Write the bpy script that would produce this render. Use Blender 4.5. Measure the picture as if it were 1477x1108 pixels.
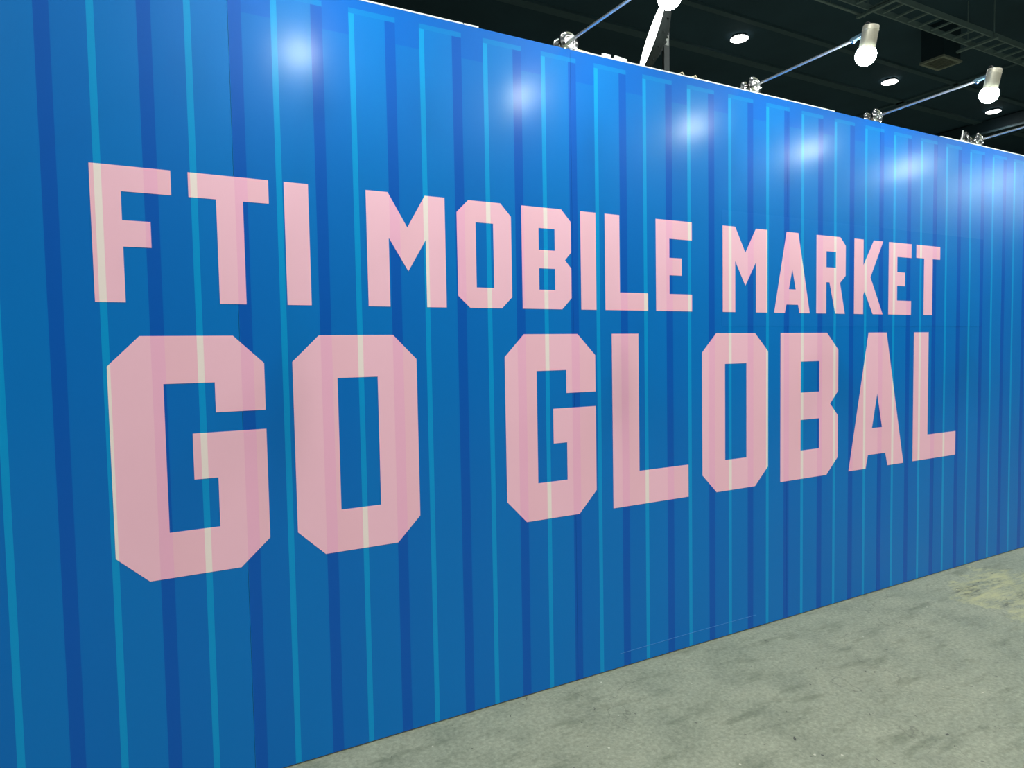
import bpy, bmesh, math, random
from mathutils import Vector, Matrix

# ------------------------------------------------------------------ scene
scene = bpy.context.scene
C = scene.collection
for o in list(bpy.data.objects):
    bpy.data.objects.remove(o, do_unlink=True)

# camera: hand-held phone 2.7 m from the wall, 1.6 m up, turned 29 degrees to the right
cam_data = bpy.data.cameras.new('camera')
cam_data.sensor_fit = 'HORIZONTAL'; cam_data.sensor_width = 36.0; cam_data.lens = 23.939
cam_data.clip_start = 0.05; cam_data.clip_end = 200
cam = bpy.data.objects.new('camera', cam_data); C.objects.link(cam)
right = Vector((0.8764, -0.4813, -0.0176)); down = Vector((-0.0393, -0.0351, -0.9986))
right.normalize(); fwd = right.cross(down).normalized(); down = fwd.cross(right).normalized()
m = Matrix.Identity(4)
for r in range(3):
    m[r][0] = right[r]; m[r][1] = -down[r]; m[r][2] = -fwd[r]
m[0][3], m[1][3], m[2][3] = 0.0, -2.6938, 1.6109
cam.matrix_world = m
scene.camera = cam

# world: next to no light comes into the closed hall
world = bpy.data.worlds.new('world'); scene.world = world; world.use_nodes = True
bg = world.node_tree.nodes['Background']
bg.inputs[0].default_value = (0.75, 0.9, 1.0, 1); bg.inputs[1].default_value = 0.01

scene.view_settings.view_transform = 'Standard'
scene.view_settings.look = 'None'
scene.view_settings.gamma = 1.0
scene.view_settings.use_curve_mapping = False
scene.view_settings.exposure = 0.0

DOWNLIGHT_W = 800.0       # hall downlight
ARM_LAMP_E = 165.0        # radiance of a long-arm spotlight's bulb

# ------------------------------------------------------------------ materials
def srgb(r, g, b):
    def f(c):
        c /= 255.0
        return c / 12.92 if c <= 0.04045 else ((c + 0.055) / 1.055) ** 2.4
    return (f(r), f(g), f(b), 1.0)

def new_mat(name):
    mt = bpy.data.materials.new(name); mt.use_nodes = True
    return mt, mt.node_tree, mt.node_tree.nodes['Principled BSDF']

def N(nt, typ, **kw):
    n = nt.nodes.new(typ)
    for k, v in kw.items():
        setattr(n, k, v)
    return n

def put(nt, sock, val):
    if isinstance(val, bpy.types.NodeSocket):
        nt.links.new(val, sock)
    else:
        sock.default_value = val

def mth(nt, op, a, b=None):
    n = N(nt, 'ShaderNodeMath', operation=op)
    put(nt, n.inputs[0], a)
    if b is not None:
        put(nt, n.inputs[1], b)
    return n.outputs[0]

def mixc(nt, fac, a, b, blend='MIX'):
    n = N(nt, 'ShaderNodeMix', data_type='RGBA', blend_type=blend)
    put(nt, n.inputs[0], fac); put(nt, n.inputs[6], a); put(nt, n.inputs[7], b)
    return n.outputs[2]

def noise(nt, vec, scale, detail=3.0, rough=0.5):
    n = N(nt, 'ShaderNodeTexNoise')
    put(nt, n.inputs['Vector'], vec)
    n.inputs['Scale'].default_value = scale; n.inputs['Detail'].default_value = detail
    n.inputs['Roughness'].default_value = rough
    return n.outputs[0]

def ramp(nt, fac, stops, interp='LINEAR'):
    n = N(nt, 'ShaderNodeValToRGB'); cr = n.color_ramp; cr.interpolation = interp
    while len(cr.elements) < len(stops):
        cr.elements.new(0.5)
    for e, (p, c) in zip(cr.elements, stops):
        e.position = p; e.color = c
    put(nt, n.inputs[0], fac)
    return n.outputs[0]

def simple(name, col, rough=0.5, metal=0.0, grain=0.12, scale=40.0, emit=0.0, emit_col=None):
    mt, nt, b = new_mat(name)
    tc = N(nt, 'ShaderNodeTexCoord').outputs['Object']
    n = noise(nt, tc, scale, 3)
    f = mth(nt, 'MULTIPLY_ADD', n, grain * 2); nt.nodes[-1].inputs[2].default_value = 1 - grain
    v = N(nt, 'ShaderNodeMix', data_type='RGBA', blend_type='MULTIPLY')
    v.inputs[0].default_value = 1; v.inputs[6].default_value = col; nt.links.new(f, v.inputs[7])
    nt.links.new(v.outputs[2], b.inputs['Base Color'])
    b.inputs['Roughness'].default_value = rough; b.inputs['Metallic'].default_value = metal
    if emit:
        b.inputs['Emission Color'].default_value = emit_col or col
        b.inputs['Emission Strength'].default_value = emit
    return mt

STRIPE_P, STRIPE_X0 = 0.29344, -0.0951      # printed corrugation: period and first highlight

def print_mat(name, bright, outer, dark, recess, rail, lip, rough, spec, coat, coat_rough):
    """flat print of a corrugated container side, laid out along x and z of the wall"""
    mt, nt, b = new_mat(name)
    tc = N(nt, 'ShaderNodeTexCoord').outputs['Object']
    sx = N(nt, 'ShaderNodeSeparateXYZ'); nt.links.new(tc, sx.inputs[0])
    x, z = sx.outputs[0], sx.outputs[2]
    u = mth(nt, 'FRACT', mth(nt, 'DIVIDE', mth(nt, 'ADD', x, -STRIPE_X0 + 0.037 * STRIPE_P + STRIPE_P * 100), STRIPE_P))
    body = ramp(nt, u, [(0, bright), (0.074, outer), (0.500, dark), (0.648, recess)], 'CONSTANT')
    in_rec = mth(nt, 'GREATER_THAN', u, 0.648)
    above_lip = mth(nt, 'GREATER_THAN', z, 2.942)
    above_top = mth(nt, 'GREATER_THAN', z, 2.963)
    above_rec = mth(nt, 'MULTIPLY', mth(nt, 'GREATER_THAN', z, 2.858), in_rec)
    c = mixc(nt, above_lip, body, lip)
    c = mixc(nt, mth(nt, 'MAXIMUM', above_top, above_rec), c, rail)
    # ink density drifts a little over the print
    d = noise(nt, tc, 1.3, 2)
    c = mixc(nt, mth(nt, 'MULTIPLY', d, 0.10), c, (1, 1, 1, 1), 'SOFT_LIGHT')
    nt.links.new(c, b.inputs['Base Color'])
    b.inputs['Roughness'].default_value = rough
    b.inputs['Specular IOR Level'].default_value = spec
    # the laminate turns from glossy to satin towards the far end
    def along(v0, v1):
        n = N(nt, 'ShaderNodeMapRange', interpolation_type='SMOOTHSTEP'); nt.links.new(x, n.inputs['Value'])
        n.inputs['From Min'].default_value = 4.0; n.inputs['From Max'].default_value = 5.8
        n.inputs['To Min'].default_value = v0; n.inputs['To Max'].default_value = v1
        return n.outputs[0]
    nt.links.new(along(coat, coat * 1.5), b.inputs['Coat Weight'])
    nt.links.new(along(coat_rough, coat_rough * 1.65), b.inputs['Coat Roughness'])
    # the vinyl is not perfectly flat
    mp = N(nt, 'ShaderNodeMapping'); mp.inputs['Scale'].default_value = (1.0, 1.0, 0.35)
    nt.links.new(tc, mp.inputs[0])
    bp = N(nt, 'ShaderNodeBump'); bp.inputs['Strength'].default_value = 0.25; bp.inputs['Distance'].default_value = 0.012
    nt.links.new(noise(nt, mp.outputs[0], 3.2, 1.5), bp.inputs['Height'])
    nt.links.new(bp.outputs[0], b.inputs['Normal'])
    nt.links.new(bp.outputs[0], b.inputs['Coat Normal'])
    return mt

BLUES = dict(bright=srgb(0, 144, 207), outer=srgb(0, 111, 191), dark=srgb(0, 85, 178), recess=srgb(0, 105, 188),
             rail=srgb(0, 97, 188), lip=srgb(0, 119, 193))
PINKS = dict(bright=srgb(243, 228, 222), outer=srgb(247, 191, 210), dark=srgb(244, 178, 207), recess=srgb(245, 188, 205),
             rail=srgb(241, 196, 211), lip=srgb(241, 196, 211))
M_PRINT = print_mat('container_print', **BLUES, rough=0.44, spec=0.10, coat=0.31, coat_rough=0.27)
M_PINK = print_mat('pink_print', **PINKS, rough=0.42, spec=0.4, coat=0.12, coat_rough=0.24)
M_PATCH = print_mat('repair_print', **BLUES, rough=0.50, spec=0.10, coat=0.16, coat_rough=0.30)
M_CORE = simple('raw_board', srgb(120, 112, 100), 0.8)
M_CAP = simple('white_edge_strip', srgb(235, 238, 240), 0.45)
M_SCR = simple('scratch_blue', srgb(40, 130, 200), 0.5)
M_ARM = simple('satin_chrome', srgb(232, 236, 240), 0.30, 0.85, 0.03)
M_CHROME = simple('chrome', srgb(232, 234, 234), 0.16, 1.0, 0.03)
M_STEEL = simple('brushed_nickel', srgb(222, 218, 198), 0.34, 0.55, 0.10, 120)
M_KNUCK = simple('blue_grey_steel', srgb(150, 185, 205), 0.30, 0.8, 0.06)
M_BULB = simple('lit_bulb', srgb(255, 250, 238), 0.4, 0, 0.0, 5, emit=ARM_LAMP_E, emit_col=(0.87, 1.0, 0.94, 1))
M_CABLE = simple('black_cable', srgb(28, 30, 32), 0.5)
M_WCABLE = simple('ivory_cable', srgb(225, 215, 180), 0.45)
M_WHITE = simple('white_tape', srgb(240, 238, 238), 0.6)
M_PAPER = simple('paper_label', srgb(205, 210, 205), 0.7)
M_HOUSE = simple('dark_grey_housing', srgb(70, 78, 78), 0.5, 0.2)
M_LED = simple('lit_led_face', srgb(255, 255, 255), 0.4, 0, 0.0, 5, emit=6.0, emit_col=(1, 1, 0.98, 1))
M_DOWN = simple('lit_downlight', srgb(255, 255, 255), 0.4, 0, 0.0, 5, emit=9.0, emit_col=(1.0, 1.0, 0.96, 1))
M_CEIL = simple('black_painted_ceiling', srgb(50, 82, 100), 0.8, 0, 0.35, 0.6)
M_BEAM = simple('black_painted_steel', srgb(76, 104, 116), 0.55, 0, 0.15, 8)
M_TRAY = simple('galvanised_steel', srgb(140, 164, 168), 0.5, 0.2, 0.15, 12)
M_DUCT = simple('dark_duct', srgb(44, 68, 80), 0.6, 0, 0.1, 5)
M_GRILL = simple('grey_grille', srgb(158, 166, 156), 0.6)
M_LOUVRE = simple('grey_louvre', srgb(104, 112, 104), 0.6)
M_HALLWALL = simple('dark_hall_wall', srgb(110, 115, 112), 0.8, 0, 0.1, 2)

def floor_mat():
    mt, nt, b = new_mat('worn_concrete')
    tc = N(nt, 'ShaderNodeTexCoord').outputs['Object']
    big = noise(nt, tc, 0.9, 5, 0.6)
    mid = noise(nt, tc, 4.5, 6, 0.65)
    fine = noise(nt, tc, 55.0, 4, 0.7)
    c = ramp(nt, big, [(0.30, srgb(132, 143, 122)), (0.52, srgb(156, 164, 145)), (0.72, srgb(172, 174, 152))])
    c = mixc(nt, 0.55, c, ramp(nt, mid, [(0.30, srgb(92, 104, 84)), (0.50, srgb(154, 162, 142)), (0.72, srgb(188, 192, 172))]))
    c = mixc(nt, 0.45, c, ramp(nt, fine, [(0.3, srgb(92, 100, 84)), (0.7, srgb(194, 197, 178))]))
    # trowel smears, stretched along the wall
    mp = N(nt, 'ShaderNodeMapping'); mp.inputs['Scale'].default_value = (1.0, 3.4, 1); mp.inputs['Rotation'].default_value = (0, 0, 0.35)
    nt.links.new(tc, mp.inputs[0])
    sm = noise(nt, mp.outputs[0], 3.0, 6, 0.7)
    c = mixc(nt, ramp(nt, sm, [(0.53, (0, 0, 0, 1)), (0.68, (0.6, 0.6, 0.6, 1))]), c, srgb(96, 106, 84))
    # a yellowish worn patch out by the far end of the wall
    sx = N(nt, 'ShaderNodeVectorMath', operation='DISTANCE'); nt.links.new(tc, sx.inputs[0]); sx.inputs[1].default_value = (4.95, -0.60, 0)
    pm = ramp(nt, mth(nt, 'ADD', sx.outputs['Value'], mth(nt, 'MULTIPLY', mid, 0.9)), [(0.95, (1, 1, 1, 1)), (1.60, (0, 0, 0, 1))])
    st = ramp(nt, noise(nt, mp.outputs[0], 5.0, 7, 0.72), [(0.42, (0, 0, 0, 1)), (0.60, (1, 1, 1, 1))])
    c = mixc(nt, mth(nt, 'MULTIPLY', mth(nt, 'MULTIPLY', pm, st), 0.7), c, srgb(204, 202, 152))
    dk = ramp(nt, noise(nt, mp.outputs[0], 2.2, 8, 0.75), [(0.55, (0, 0, 0, 1)), (0.64, (1, 1, 1, 1))])
    c = mixc(nt, mth(nt, 'MULTIPLY', mth(nt, 'MULTIPLY', pm, dk), 0.8), c, srgb(74, 80, 66))
    # hairline cracks
    wv = N(nt, 'ShaderNodeTexVoronoi', feature='DISTANCE_TO_EDGE'); wv.inputs['Scale'].default_value = 0.85
    dist = N(nt, 'ShaderNodeVectorMath', operation='ADD'); nt.links.new(tc, dist.inputs[0])
    nz = N(nt, 'ShaderNodeTexNoise'); nt.links.new(tc, nz.inputs['Vector']); nz.inputs['Scale'].default_value = 3.0; nz.inputs['Detail'].default_value = 5
    sc = N(nt, 'ShaderNodeVectorMath', operation='SCALE'); nt.links.new(nz.outputs[1], sc.inputs[0]); sc.inputs['Scale'].default_value = 0.5
    nt.links.new(sc.outputs[0], dist.inputs[1]); nt.links.new(dist.outputs[0], wv.inputs['Vector'])
    ck = mth(nt, 'MULTIPLY', mth(nt, 'LESS_THAN', wv.outputs['Distance'], 0.0022), mth(nt, 'GREATER_THAN', big, 0.56))
    c = mixc(nt, mth(nt, 'MULTIPLY', ck, 0.4), c, srgb(84, 90, 76))
    # dark and pale specks of grit
    for sc_, thr, col, k in ((7.0, 0.070, srgb(52, 56, 48), 0.9), (16.0, 0.085, srgb(62, 66, 58), 0.75), (11.0, 0.055, srgb(222, 220, 205), 0.85)):
        v = N(nt, 'ShaderNodeTexVoronoi'); v.inputs['Scale'].default_value = sc_; v.inputs['Randomness'].default_value = 1.0
        nt.links.new(dist.outputs[0] if sc_ != 11.0 else tc, v.inputs['Vector'])
        s = N(nt, 'ShaderNodeSeparateColor'); nt.links.new(v.outputs['Color'], s.inputs[0])
        mk = mth(nt, 'MULTIPLY', mth(nt, 'LESS_THAN', v.outputs['Distance'], thr), mth(nt, 'GREATER_THAN', s.outputs[0], 0.62))
        c = mixc(nt, mth(nt, 'MULTIPLY', mk, k), c, col)
    c = mixc(nt, 1.0, c, (0.77, 0.775, 0.70, 1), 'MULTIPLY')
    nt.links.new(c, b.inputs['Base Color'])
    rg = mth(nt, 'MULTIPLY_ADD', mid, 0.3); nt.nodes[-1].inputs[2].default_value = 0.38
    nt.links.new(rg, b.inputs['Roughness'])
    bp = N(nt, 'ShaderNodeBump'); bp.inputs['Strength'].default_value = 0.25; bp.inputs['Distance'].default_value = 0.004
    nt.links.new(mth(nt, 'ADD', fine, mid), bp.inputs['Height']); nt.links.new(bp.outputs[0], b.inputs['Normal'])
    return mt
M_FLOOR = floor_mat()

# ------------------------------------------------------------------ mesh helpers
class MB:
    def __init__(self): self.v = []; self.f = []
    def box(self, x0, x1, y0, y1, z0, z1):
        n = len(self.v)
        self.v += [(x, y, z) for z in (z0, z1) for y in (y0, y1) for x in (x0, x1)]
        self.f += [tuple(n + i for i in q) for q in ((0, 2, 3, 1), (4, 5, 7, 6), (0, 1, 5, 4), (2, 6, 7, 3), (0, 4, 6, 2), (1, 3, 7, 5))]
        return self
    def lathe(self, prof, p0, axis, seg=32):
        """prof: (radius, distance along axis) pairs; radius 0 closes the end"""
        a = Vector(axis).normalized(); p0 = Vector(p0)
        e1 = a.orthogonal().normalized(); e2 = a.cross(e1); rings = []
        for r, d in prof:
            if r == 0:
                self.v.append(tuple(p0 + a * d)); rings.append([len(self.v) - 1])
            else:
                n = len(self.v)
                for k in range(seg):
                    t = 2 * math.pi * k / seg
                    self.v.append(tuple(p0 + a * d + (e1 * math.cos(t) + e2 * math.sin(t)) * r))
                rings.append(list(range(n, n + seg)))
        for A, B in zip(rings, rings[1:]):
            for k in range(seg):
                k2 = (k + 1) % seg
                if len(A) == 1 and len(B) == 1: continue
                if len(A) == 1: self.f.append((A[0], B[k2], B[k]))
                elif len(B) == 1: self.f.append((A[k], A[k2], B[0]))
                else: self.f.append((A[k], A[k2], B[k2], B[k]))
        return self
    def tube(self, pts, r, seg=12):
        pts = [Vector(p) for p in pts]; n0 = len(self.v); e = None
        for i, p in enumerate(pts):
            d = (pts[min(i + 1, len(pts) - 1)] - pts[max(i - 1, 0)]).normalized()
            e = d.orthogonal().normalized() if e is None else (e - d * e.dot(d)).normalized()
            g = d.cross(e)
            for k in range(seg):
                t = 2 * math.pi * k / seg
                self.v.append(tuple(p + (e * math.cos(t) + g * math.sin(t)) * r))
        for i in range(len(pts) - 1):
            for k in range(seg):
                a, b_ = n0 + i * seg + k, n0 + i * seg + (k + 1) % seg
                self.f.append((a, b_, b_ + seg, a + seg))
        self.f.append(tuple(n0 + k for k in range(seg))[::-1])
        self.f.append(tuple(n0 + (len(pts) - 1) * seg + k for k in range(seg)))
        return self
    def mesh(self, name, mat, smooth=False, bevel=0.0):
        me = bpy.data.meshes.new(name); me.from_pydata(self.v, [], self.f); me.update()
        bm = bmesh.new(); bm.from_mesh(me)
        bmesh.ops.recalc_face_normals(bm, faces=bm.faces)
        if bevel:
            bmesh.ops.bevel(bm, geom=list(bm.edges), offset=bevel, segments=2, affect='EDGES', profile=0.6)
        bm.to_mesh(me); bm.free()
        me.materials.append(mat)
        if smooth:
            for p in me.polygons: p.use_smooth = True
            me.set_sharp_from_angle(angle=math.radians(38))
        return me

def obj(name, me, parent=None, loc=(0, 0, 0)):
    o = bpy.data.objects.new(name, me); C.objects.link(o); o.location = loc
    if parent is not None: o.parent = parent
    return o

def part(name, mb, mat, parent, smooth=False, bevel=0.0, label=None):
    o = obj(name, mb.mesh(name, mat, smooth, bevel), parent)
    if label: o['label'] = label
    return o

def tag(o, label, cat, group=None, kind=None):
    o['label'] = label; o['category'] = cat
    if group: o['group'] = group
    if kind: o['kind'] = kind
    return o

def empty(name, loc=(0, 0, 0)):
    o = bpy.data.objects.new(name, None); C.objects.link(o); o.location = loc; o.empty_display_size = 0.1
    return o

def struct(name, mb, mat, label, cat):
    o = obj(name, mb.mesh(name, mat)); tag(o, label, cat, kind='structure'); return o

def copy_tree(o, parent=None):
    c = o.copy(); C.objects.link(c)
    if parent is not None: c.parent = parent
    for ch in list(o.children): copy_tree(ch, c)
    return c

def spot(parent, loc, direction, watts, size, blend, radius, color):
    ld = bpy.data.lights.new('lamp_light', 'SPOT'); ld.energy = watts; ld.spot_size = size; ld.spot_blend = blend
    ld.shadow_soft_size = radius; ld.color = color
    o = bpy.data.objects.new('lamp_light', ld); C.objects.link(o); o.parent = parent; o.location = loc
    o.rotation_euler = Vector(direction).to_track_quat('-Z', 'Y').to_euler()
    return o

# ------------------------------------------------------------------ the hall
X0, X1, Y0, Y1, H = -12.0, 30.0, -20.0, 16.0, 8.0
struct('floor', MB().box(X0, X1, Y0, Y1, -0.2, 0.0), M_FLOOR, 'worn grey-green concrete hall floor with stains and grit', 'floor')
struct('ceiling', MB().box(X0, X1, Y0, Y1, H, H + 0.2), M_CEIL, 'black painted ceiling high above the hall', 'ceiling')
struct('wall_left', MB().box(X0 - 0.2, X0, Y0, Y1, 0, H), M_HALLWALL, 'dull grey hall wall at the side', 'wall')
struct('wall_right', MB().box(X1, X1 + 0.2, Y0, Y1, 0, H), M_HALLWALL, 'dull grey hall wall at the far end', 'wall')
struct('wall_front', MB().box(X0, X1, Y0 - 0.2, Y0, 0, H), M_HALLWALL, 'dull grey hall wall facing the blue partition', 'wall')
struct('wall_back', MB().box(X0, X1, Y1, Y1 + 0.2, 0, H), M_HALLWALL, 'dull grey hall wall behind the blue partition', 'wall')

# ------------------------------------------------------------------ the printed partition wall
W0, W1, WT = 0.332 - 3 * 1.482, 0.332 + 8 * 1.482, 3.0
wall = empty('partition_wall', ((W0 + W1) / 2, 0.05, 0))
tag(wall, 'long blue partition wall printed as a shipping container with pink lettering', 'wall')
wall.location = (0, 0, 0)
part('frame_board', MB().box(W0, W1, 0.006, 0.10, 0.0, WT - 0.004), M_CORE, wall)
for k in range(11):
    a = W0 + k * 1.482
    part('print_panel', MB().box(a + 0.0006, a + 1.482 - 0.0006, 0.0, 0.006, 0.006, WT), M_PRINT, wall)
for a, b_ in ((W0, 1.268), (1.274, 1.342), (1.84, 3.709), (4.813, W1)):
    part('edge_strip', MB().box(a, b_, -0.0012, 0.020, WT, WT + 0.006), M_CAP, wall, label='white strip along the top edge')
part('repair_sheet', MB().box(2.778, 5.362, -0.0005, 0.0, 1.720, 2.345), M_PATCH, wall, label='matt blue sheet pasted over the print')
part('scratch', MB().tube([(2.07, -0.0003, 0.074), (2.40, -0.0003, 0.0765), (2.66, -0.0003, 0.0765), (3.04, -0.0003, 0.074)], 0.0009, 6), M_SCR, wall)

LETTERS = [
    ('F', [[(-0.119, 2.261), (0.125, 2.261), (0.125, 2.175), (-0.029, 2.175), (-0.029, 2.077), (0.057, 2.077), (0.057, 1.988), (-0.029, 1.988), (-0.029, 1.798), (-0.119, 1.798)]]),
    ('T', [[(0.180, 2.261), (0.452, 2.261), (0.452, 2.174), (0.361, 2.174), (0.361, 1.798), (0.270, 1.798), (0.270, 2.174), (0.180, 2.174)]]),
    ('I', [[(0.508, 2.261), (0.598, 2.261), (0.598, 1.798), (0.508, 1.798)]]),
    ('M', [[(0.824, 2.261), (0.915, 2.261), (0.996, 2.124), (1.076, 2.261), (1.165, 2.261), (1.165, 1.798), (1.076, 1.798), (1.076, 2.078), (0.996, 1.945), (0.915, 2.078), (0.915, 1.798), (0.824, 1.798)]]),
    ('O', [[(1.276, 2.261), (1.432, 2.261), (1.485, 2.206), (1.485, 1.849), (1.432, 1.798), (1.276, 1.798), (1.220, 1.849), (1.220, 2.206)],
          [(1.309, 2.169), (1.395, 2.169), (1.395, 1.887), (1.309, 1.887)]]),
    ('B', [[(1.539, 2.261), (1.752, 2.261), (1.805, 2.206), (1.805, 2.064), (1.770, 2.027), (1.805, 1.989), (1.805, 1.851), (1.752, 1.798), (1.539, 1.798)],
          [(1.628, 2.167), (1.715, 2.167), (1.715, 2.068), (1.628, 2.068)],
          [(1.628, 1.984), (1.715, 1.984), (1.715, 1.886), (1.628, 1.886)]]),
    ('I', [[(1.860, 2.261), (1.948, 2.261), (1.948, 1.798), (1.860, 1.798)]]),
    ('L', [[(2.002, 2.261), (2.090, 2.261), (2.090, 1.885), (2.267, 1.885), (2.267, 1.798), (2.002, 1.798)]]),
    ('E', [[(2.320, 2.261), (2.563, 2.261), (2.563, 2.167), (2.409, 2.167), (2.409, 2.070), (2.492, 2.070), (2.492, 1.981), (2.409, 1.981), (2.409, 1.885), (2.563, 1.885), (2.563, 1.798), (2.320, 1.798)]]),
    ('M', [[(2.785, 2.261), (2.878, 2.261), (2.956, 2.124), (3.039, 2.261), (3.130, 2.261), (3.130, 1.798), (3.039, 1.798), (3.039, 2.076), (2.956, 1.944), (2.878, 2.076), (2.878, 1.798), (2.785, 1.798)]]),
    ('A', [[(3.289, 2.261), (3.388, 2.261), (3.490, 1.798), (3.400, 1.798), (3.388, 1.846), (3.288, 1.846), (3.275, 1.798), (3.187, 1.798)],
          [(3.338, 2.050), (3.368, 1.934), (3.308, 1.934)]]),
    ('R', [[(3.549, 2.261), (3.766, 2.261), (3.818, 2.212), (3.818, 2.029), (3.765, 1.985), (3.812, 1.798), (3.722, 1.798), (3.668, 1.985), (3.638, 1.985), (3.638, 1.798), (3.549, 1.798)],
          [(3.638, 2.170), (3.727, 2.170), (3.727, 2.074), (3.638, 2.074)]]),
    ('K', [[(3.902, 2.261), (3.991, 2.261), (3.991, 2.100), (4.095, 2.261), (4.190, 2.261), (4.062, 2.029), (4.190, 1.798), (4.088, 1.798), (4.004, 1.940), (3.991, 1.918), (3.991, 1.798), (3.902, 1.798)]]),
    ('E', [[(4.250, 2.261), (4.494, 2.261), (4.494, 2.171), (4.340, 2.171), (4.340, 2.072), (4.425, 2.072), (4.425, 1.984), (4.340, 1.984), (4.340, 1.889), (4.494, 1.889), (4.494, 1.798), (4.250, 1.798)]]),
    ('T', [[(4.549, 2.261), (4.822, 2.261), (4.822, 2.175), (4.735, 2.175), (4.735, 1.798), (4.638, 1.798), (4.638, 2.175), (4.549, 2.175)]]),
    ('G', [[(0.007, 1.682), (0.309, 1.682), (0.415, 1.579), (0.415, 1.403), (0.242, 1.403), (0.242, 1.513), (0.075, 1.513), (0.075, 0.982), (0.242, 0.982), (0.242, 1.164), (0.162, 1.164), (0.162, 1.331), (0.415, 1.331), (0.415, 0.915), (0.309, 0.818), (0.007, 0.818), (-0.094, 0.915), (-0.094, 1.579)]]),
    ('O', [[(0.622, 1.682), (0.922, 1.682), (1.022, 1.581), (1.022, 0.919), (0.922, 0.818), (0.622, 0.818), (0.518, 0.919), (0.518, 1.581)],
          [(0.689, 1.513), (0.853, 1.513), (0.853, 0.986), (0.689, 0.986)]]),
    ('G', [[(1.542, 1.682), (1.835, 1.682), (1.937, 1.580), (1.937, 1.404), (1.769, 1.404), (1.769, 1.513), (1.606, 1.513), (1.606, 0.991), (1.769, 0.991), (1.769, 1.170), (1.694, 1.170), (1.694, 1.333), (1.937, 1.333), (1.937, 0.923), (1.835, 0.818), (1.542, 0.818), (1.441, 0.923), (1.441, 1.580)]]),
    ('L', [[(2.038, 1.682), (2.203, 1.682), (2.203, 0.989), (2.532, 0.989), (2.532, 0.818), (2.038, 0.818)]]),
    ('O', [[(2.736, 1.682), (3.032, 1.682), (3.137, 1.580), (3.137, 0.920), (3.032, 0.818), (2.736, 0.818), (2.633, 0.920), (2.633, 1.580)],
          [(2.800, 1.516), (2.965, 1.516), (2.965, 0.988), (2.800, 0.988)]]),
    ('B', [[(3.241, 1.682), (3.648, 1.682), (3.754, 1.579), (3.754, 1.326), (3.680, 1.252), (3.754, 1.176), (3.754, 0.919), (3.648, 0.818), (3.241, 0.818)],
          [(3.414, 1.514), (3.581, 1.514), (3.581, 1.330), (3.414, 1.330)],
          [(3.414, 1.169), (3.581, 1.169), (3.581, 0.987), (3.414, 0.987)]]),
    ('A', [[(4.050, 1.682), (4.235, 1.682), (4.429, 0.818), (4.258, 0.818), (4.232, 0.903), (4.052, 0.903), (4.029, 0.818), (3.860, 0.818)],
          [(4.143, 1.292), (4.196, 1.073), (4.091, 1.073)]]),
    ('L', [[(4.533, 1.682), (4.700, 1.682), (4.700, 0.986), (5.040, 0.986), (5.040, 0.818), (4.533, 0.818)]]),
]

def letter_mesh(loops, y0, y1):
    """flat outline with holes, given a real front, back and edge"""
    bm = bmesh.new(); edges = []
    for lp in loops:
        vs = [bm.verts.new((x, y1, z)) for x, z in lp]
        edges += [bm.edges.new((vs[i], vs[(i + 1) % len(vs)])) for i in range(len(vs))]
    bmesh.ops.triangle_fill(bm, edges=edges, use_beauty=True)
    ret = bmesh.ops.extrude_face_region(bm, geom=list(bm.faces))
    for e in ret['geom']:
        if isinstance(e, bmesh.types.BMVert): e.co.y = y0
    bmesh.ops.recalc_face_normals(bm, faces=bm.faces)
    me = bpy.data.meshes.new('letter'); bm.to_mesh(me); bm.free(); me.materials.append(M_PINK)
    return me

WORDS = ['FTI'] * 3 + ['MOBILE'] * 6 + ['MARKET'] * 6 + ['GO'] * 2 + ['GLOBAL'] * 6
for (ch, loops), word in zip(LETTERS, WORDS):
    on_patch = word == 'MARKET'
    o = obj('letter', letter_mesh(loops, -0.0016 if on_patch else -0.0009, -0.0005 if on_patch else 0.0), wall)
    o['label'] = 'pink capital letter %s of the word %s' % (ch, word)

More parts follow.
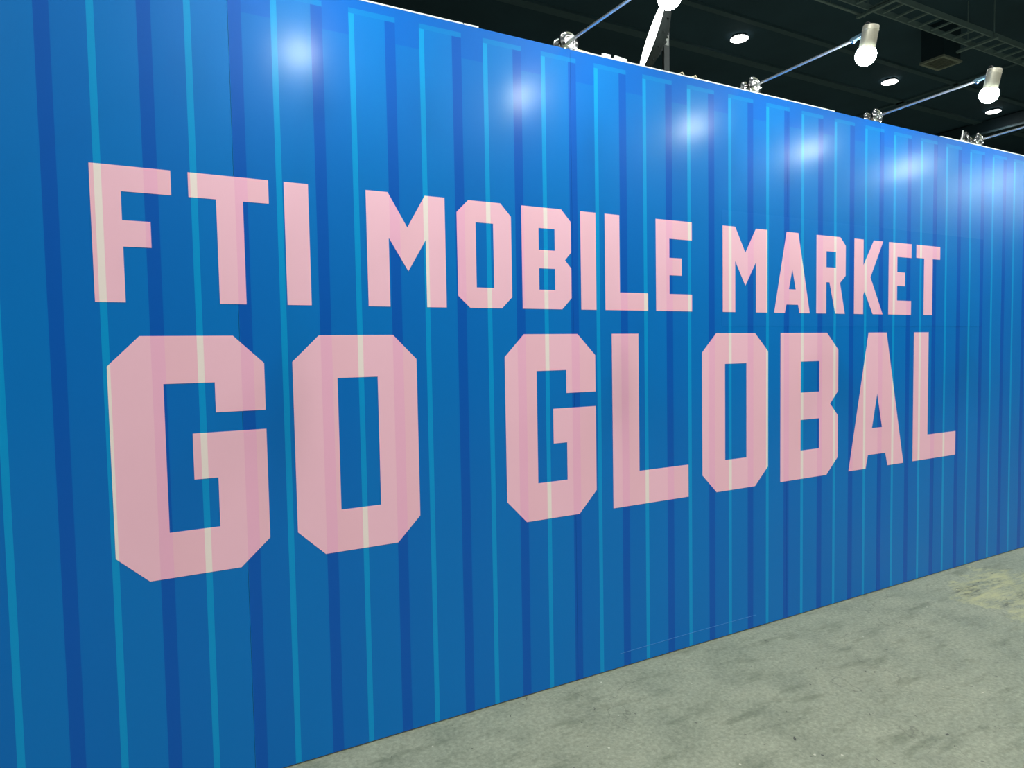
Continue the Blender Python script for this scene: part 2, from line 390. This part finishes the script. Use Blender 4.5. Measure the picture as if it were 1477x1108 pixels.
# ------------------------------------------------------------------ long-arm spotlights on the wall
def make_arm_lamp():
    root = empty('arm_spotlight')
    part('clamp_plate', MB().box(-0.022, 0.022, 0.012, 0.105, 0.0, 0.006), M_CHROME, root, bevel=0.001)
    for y in (0.030, 0.092):
        d = part('clamp_disc', MB().lathe([(0, -0.006), (0.020, -0.006), (0.024, -0.012), (0.030, -0.012), (0.040, -0.004), (0.046, -0.008),
                 (0.050, -0.006), (0.050, 0.006), (0.046, 0.009), (0.020, 0.006), (0, 0.006)], (0, y, 0.052), (0, 1, 0), 40), M_CHROME, root, True)
    part('hub', MB().lathe([(0, 0), (0.010, 0), (0.012, 0.003), (0.012, 0.055), (0.009, 0.066), (0.009, 0.105), (0, 0.105)], (0, 0.104, 0.052), (0, -1, 0), 24), M_CHROME, root, True)
    part('arm', MB().tube([(0, 0.01, 0.052), (0.060, -0.522, 0.040)], 0.0068, 14), M_ARM, root, True)
    kn = part('knuckle', MB().box(0.051, 0.071, -0.582, -0.516, 0.034, 0.052), M_KNUCK, root, bevel=0.003)
    part('screw', MB().lathe([(0, 0), (0.008, 0), (0.010, 0.003), (0.010, 0.010), (0.006, 0.014), (0, 0.014)], (0.061, -0.530, 0.038), (0, 0, -1), 18), M_CHROME, kn, True)
    ax = Vector((0, 0.30, -0.954)).normalized()
    top = Vector((0.064, -0.632, 0.096))
    part('lamp_head', MB().lathe([(0, 0.030), (0.031, 0.030), (0.035, 0.033), (0.036, 0.036), (0.036, 0.150), (0.034, 0.150), (0.034, 0.040), (0, 0.040)], top, ax, 40), M_STEEL, root, True)
    part('cooling_ring', MB().lathe([(0.0362, 0.048), (0.0372, 0.050), (0.0372, 0.054), (0.0362, 0.056)], top, ax, 40), M_STEEL, root, True)
    prof = [(0.030, 0.110), (0.033, 0.140)] + [(0.047 * math.cos(t), 0.164 + 0.047 * math.sin(t)) for t in [math.radians(d) for d in range(-36, 90, 9)]] + [(0, 0.211)]
    part('bulb', MB().lathe(prof, top, ax, 32), M_BULB, root, True)
    pts = []
    for k in range(13):
        t = k / 12
        pts.append((0.064 + 0.004 * math.sin(t * 9), -0.622 + 0.060 * t, 0.064 + 0.045 * math.sin(math.pi * min(1, t * 1.25)) - 0.045 * t))
    part('cable', MB().tube(pts, 0.0028, 8), M_CABLE, root, True)
    return root

lamp = make_arm_lamp()
GL = 'long-arm spotlights along the top of the wall'
LAMPS = [(1.830, 'chrome long-arm spotlight clamped on the wall top just beside white tape tabs'),
         (3.065, 'chrome long-arm spotlight clamped on the wall top above the M of MARKET'),
         (4.166, 'chrome long-arm spotlight clamped on the wall top above the K of MARKET'),
         (5.347, 'chrome long-arm spotlight clamped on the wall top next to an upright cable tie'),
         (0.640, 'chrome long-arm spotlight clamped on the wall top above the word FTI'),
         (6.530, 'chrome long-arm spotlight clamped on the wall beyond the last letter'),
         (7.710, 'chrome long-arm spotlight clamped on the wall beyond the last letter')]
for i, (x, lab) in enumerate(LAMPS):
    o = lamp if i == 0 else copy_tree(lamp)
    o.location = (x, 0, WT + (0.006 if any(a < x < b_ for a, b_ in ((W0, 1.342), (1.84, 3.709), (4.813, W1))) else 0.0))
    if x < 2: o.rotation_euler = (-0.09, 0, 0)      # these two arms point up a little more
    tag(o, lab, 'lamp', GL)

# spare clamp left on the wall beside the far lamp
sp = empty('spare_clamp', (5.225, 0, WT + 0.006))
tag(sp, 'chrome disc clamp without an arm on the wall top beside a spotlight clamp', 'clamp')
part('clamp_plate', MB().box(-0.022, 0.022, 0.022, 0.105, 0.0, 0.006), M_CHROME, sp, bevel=0.001)
part('clamp_disc', MB().lathe([(0, -0.006), (0.020, -0.006), (0.024, -0.012), (0.030, -0.012), (0.040, -0.004), (0.050, -0.006), (0.050, 0.006), (0, 0.006)],
     (0, 0.06, 0.052), (0, 1, 0), 40), M_CHROME, sp, True)

# cables, tape and ties lying on the wall top
cb = obj('power_cable', MB().tube([(1.88, 0.045, 3.030), (1.92, 0.030, 3.020), (1.97, 0.026, 3.013), (2.05, 0.022, 3.012), (2.13, 0.024, 3.012), (2.30, 0.06, 3.004)], 0.0045, 8).mesh('power_cable', M_WCABLE, True))
tag(cb, 'ivory power cable lying on the wall top beside a spotlight clamp', 'cable')
for (x, w, rot, lab) in ((2.03, 0.055, 0.35, 'small white tape tab sticking up beside the ivory cable, the shorter one'), (2.115, 0.085, 0.12, 'longer white folded tape tab lying on the ivory cable')):
    t = obj('tape_tab', MB().box(-w / 2, w / 2, -0.006, 0.006, -0.001, 0.016).mesh('tape_tab', M_WHITE, bevel=0.002), loc=(x, 0.012, WT + 0.008))
    t.rotation_euler = (0.25, -rot * 0.3, 0.2)
    tag(t, lab, 'tape', 'tape tabs on the wall top')
tie = obj('cable_tie', MB().tube([(5.070, 0.01, 3.008), (5.080, 0.008, 3.030), (5.082, 0.004, 3.055), (5.078, 0.0, 3.078)], 0.0042, 8).mesh('cable_tie', M_WHITE, True))
tag(tie, 'white cable tie standing upright on the wall top', 'cable tie')
for x, mt, lab in ((2.515, M_WCABLE, 'scrap of pale wire curling up from the wall top'), (2.606, M_WCABLE, 'yellowish wire end poking over the wall top')):
    w = obj('wire_scrap', MB().tube([(x - 0.03, 0.025, 3.012), (x - 0.012, 0.018, 3.018), (x, 0.012, 3.024), (x + 0.012, 0.014, 3.016), (x + 0.02, 0.02, 3.011)], 0.0030, 8).mesh('wire_scrap', mt, True))
    tag(w, lab, 'wire', 'wire scraps on the wall top')

# ------------------------------------------------------------------ round floodlight on a stand behind the wall
fl = empty('round_floodlight', (3.72, 1.5, 0))
tag(fl, 'round floodlight turned almost edge-on, on a pole behind the blue wall', 'floodlight')
fc = Vector((3.5865 - 3.72, 0.0, 4.0221)); fn = Vector((-0.8760, 0.4060, 0.2920)).normalized()
part('light_face', MB().lathe([(0, 0.006), (0.14, 0.005), (0.245, 0.001), (0.252, -0.004), (0, -0.004)], fc, fn, 48), M_LED, fl, True)
hs = part('housing', MB().lathe([(0.256, 0.000), (0.262, -0.010), (0.255, -0.018), (0.20, -0.075), (0.11, -0.10), (0, -0.10), ], fc, fn, 48), M_HOUSE, fl, True)
for k in range(14):
    t = 2 * math.pi * k / 14
    e1 = fn.orthogonal().normalized(); e2 = fn.cross(e1); d = e1 * math.cos(t) + e2 * math.sin(t)
    part('cooling_fin', MB().tube([fc + d * 0.10 - fn * 0.105, fc + d * 0.24 - fn * 0.045], 0.006, 6), M_HOUSE, hs)
part('yoke_arm', MB().box(-0.020, 0.035, -0.012, 0.012, 3.55, 4.20), M_HOUSE, fl, bevel=0.003)
part('yoke_joint', MB().tube([fc - fn * 0.09, Vector((0.0, 0.0, 4.0))], 0.016, 12), M_HOUSE, fl, True)
part('paper_label', MB().box(-0.014, 0.026, -0.0135, -0.012, 3.975, 4.055), M_PAPER, fl, label='pale paper label stuck on the yoke')
part('stand_pole', MB().tube([(0.0075, 0, 0.02), (0.0075, 0, 3.56)], 0.02, 16), M_HOUSE, fl, True)
part('stand_base', MB().lathe([(0, 0), (0.28, 0), (0.28, 0.012), (0.05, 0.022), (0, 0.022)], (0.0075, 0, 0), (0, 0, 1), 36), M_HOUSE, fl, True)

# ------------------------------------------------------------------ ceiling fittings
def make_downlight():
    root = empty('ceiling_downlight')
    part('can', MB().lathe([(0, 0.0), (0.15, 0.0), (0.168, -0.03), (0.175, -0.05), (0.186, -0.055), (0.186, -0.062), (0.179, -0.062), (0.165, -0.03), (0, -0.03)], (0, 0, 0), (0, 0, 1), 36), M_DUCT, root, True)
    part('lens', MB().lathe([(0, -0.085), (0.11, -0.082), (0.166, -0.072), (0.178, -0.064), (0.178, -0.050), (0, -0.050)], (0, 0, 0), (0, 0, 1), 36), M_DOWN, root, True)
    spot(root, (0, 0, -0.105), (0, 0, -1), DOWNLIGHT_W, math.radians(150), 0.6, 0.20, (1.0, 1.0, 0.97))
    return root
dl = make_downlight()
SP = [(11.13, 7.6), (16.25, 7.62), (20.93, 7.62)] + [(x, y) for y in (-2.2, -7.1, -12.0) for x in (-3.6, 1.3, 6.2, 11.1)] + [(16.1, -4.6)]
LABD = ['round lit ceiling downlight set between two thin black ceiling beams', 'round lit ceiling downlight beyond the square air vent', 'round lit ceiling downlight in front of the wide dark duct']
for i, (x, y) in enumerate(SP):
    o = dl if i == 0 else copy_tree(dl)
    o.location = (x, y, H)
    tag(o, LABD[i] if i < 3 else 'round lit ceiling downlight on the lettered side of the wall', 'ceiling light', 'hall ceiling downlights')

GB = 'black ceiling beams'
def beam(x0, x1, y0, y1, h, lab):
    o = obj('ceiling_beam', MB().box(x0, x1, y0, y1, H - h, H).mesh('ceiling_beam', M_BEAM)); tag(o, lab, 'beam', GB)
beam(X0, X1, 6.93, 7.06, 0.05, 'thin black ceiling beam running above the cable tray side of the downlights')
beam(X0, X1, 8.28, 8.50, 0.05, 'thin black ceiling beam running beyond the row of downlights')
beam(17.85, 17.97, 2.0, 12.0, 0.05, 'thin black cross beam on the ceiling beyond the air vent')
dz = H - 0.35
du = empty('air_duct', (22.05, 8, H - 0.03))
tag(du, 'wide dark rectangular air duct crossing the far ceiling', 'duct')
part('duct_body', MB().box(-0.36, 0.36, -2.8, 7, -0.35, 0), M_DUCT, du)
for s in (-1, 1):
    part('duct_flange', MB().box(s * 0.36 - 0.03, s * 0.36 + 0.03, -2.8, 7, -0.37, -0.31), M_BEAM, du)

vz = 7.3
ve = empty('air_vent', (14.555, 5.475, H))
tag(ve, 'square grey air vent hanging under a dark duct box from the ceiling', 'vent')
part('duct_box', MB().box(-0.30, 0.30, -0.22, 0.22, vz - H + 0.02, 0), M_DUCT, ve)
fr = MB(); a, b_, w = 0.33, 0.245, 0.055
for q in ((-a, a, -b_, -b_ + w), (-a, a, b_ - w, b_), (-a, -a + w, -b_ + w, b_ - w), (a - w, a, -b_ + w, b_ - w)):
    fr.box(*q, vz - H - 0.02, vz - H + 0.02)
part('flange', fr, M_GRILL, ve)
for k in range(9):
    y = -0.17 + k * 0.0425
    part('louvre', MB().box(-a + w, a - w, y - 0.014, y + 0.014, vz - H + 0.0, vz - H + 0.008), M_LOUVRE, ve)

tz = 7.2
tr = empty('cable_tray', (0, 4.39, tz))
tag(tr, 'galvanised ladder cable tray hanging under the dark ceiling', 'cable tray')
for y in (-0.20, 0.20):
    part('rail', MB().box(3.0, 27.0, y - 0.012, y + 0.012, -0.05, 0.05), M_TRAY, tr)
rung = MB().box(-0.018, 0.018, -0.19, 0.19, -0.03, 0.0).mesh('rung', M_TRAY)
for k in range(68):
    obj('rung', rung, tr, (3.2 + k * 0.35, 0, 0))
rod = MB().tube([(0, 0, -0.05), (0, 0, H - tz)], 0.010, 8).mesh('hanger_rod', M_TRAY)
for k in range(8):
    for y in (-0.225, 0.225):
        obj('hanger_rod', rod, tr, (4.9 + k * 3.0, y, 0))
brk = MB().box(-0.03, 0.03, -0.30, 0.42, -0.09, -0.05).mesh('support_bar', M_TRAY)
for k in range(8):
    obj('support_bar', brk, tr, (4.9 + k * 3.0, 0, 0))
cd = empty('steel_conduit', (0, 4.81, tz))
tag(cd, 'thin galvanised conduit ending in the air beside the cable tray', 'conduit')
part('pipe', MB().tube([(3.0, 0, 0), (11.1, 0, 0)], 0.022, 10), M_TRAY, cd, True)
for x in (4.2, 7.2, 10.2):
    part('hanger_rod', MB().tube([(x, 0, 0), (x, 0, H - tz)], 0.008, 8), M_TRAY, cd)
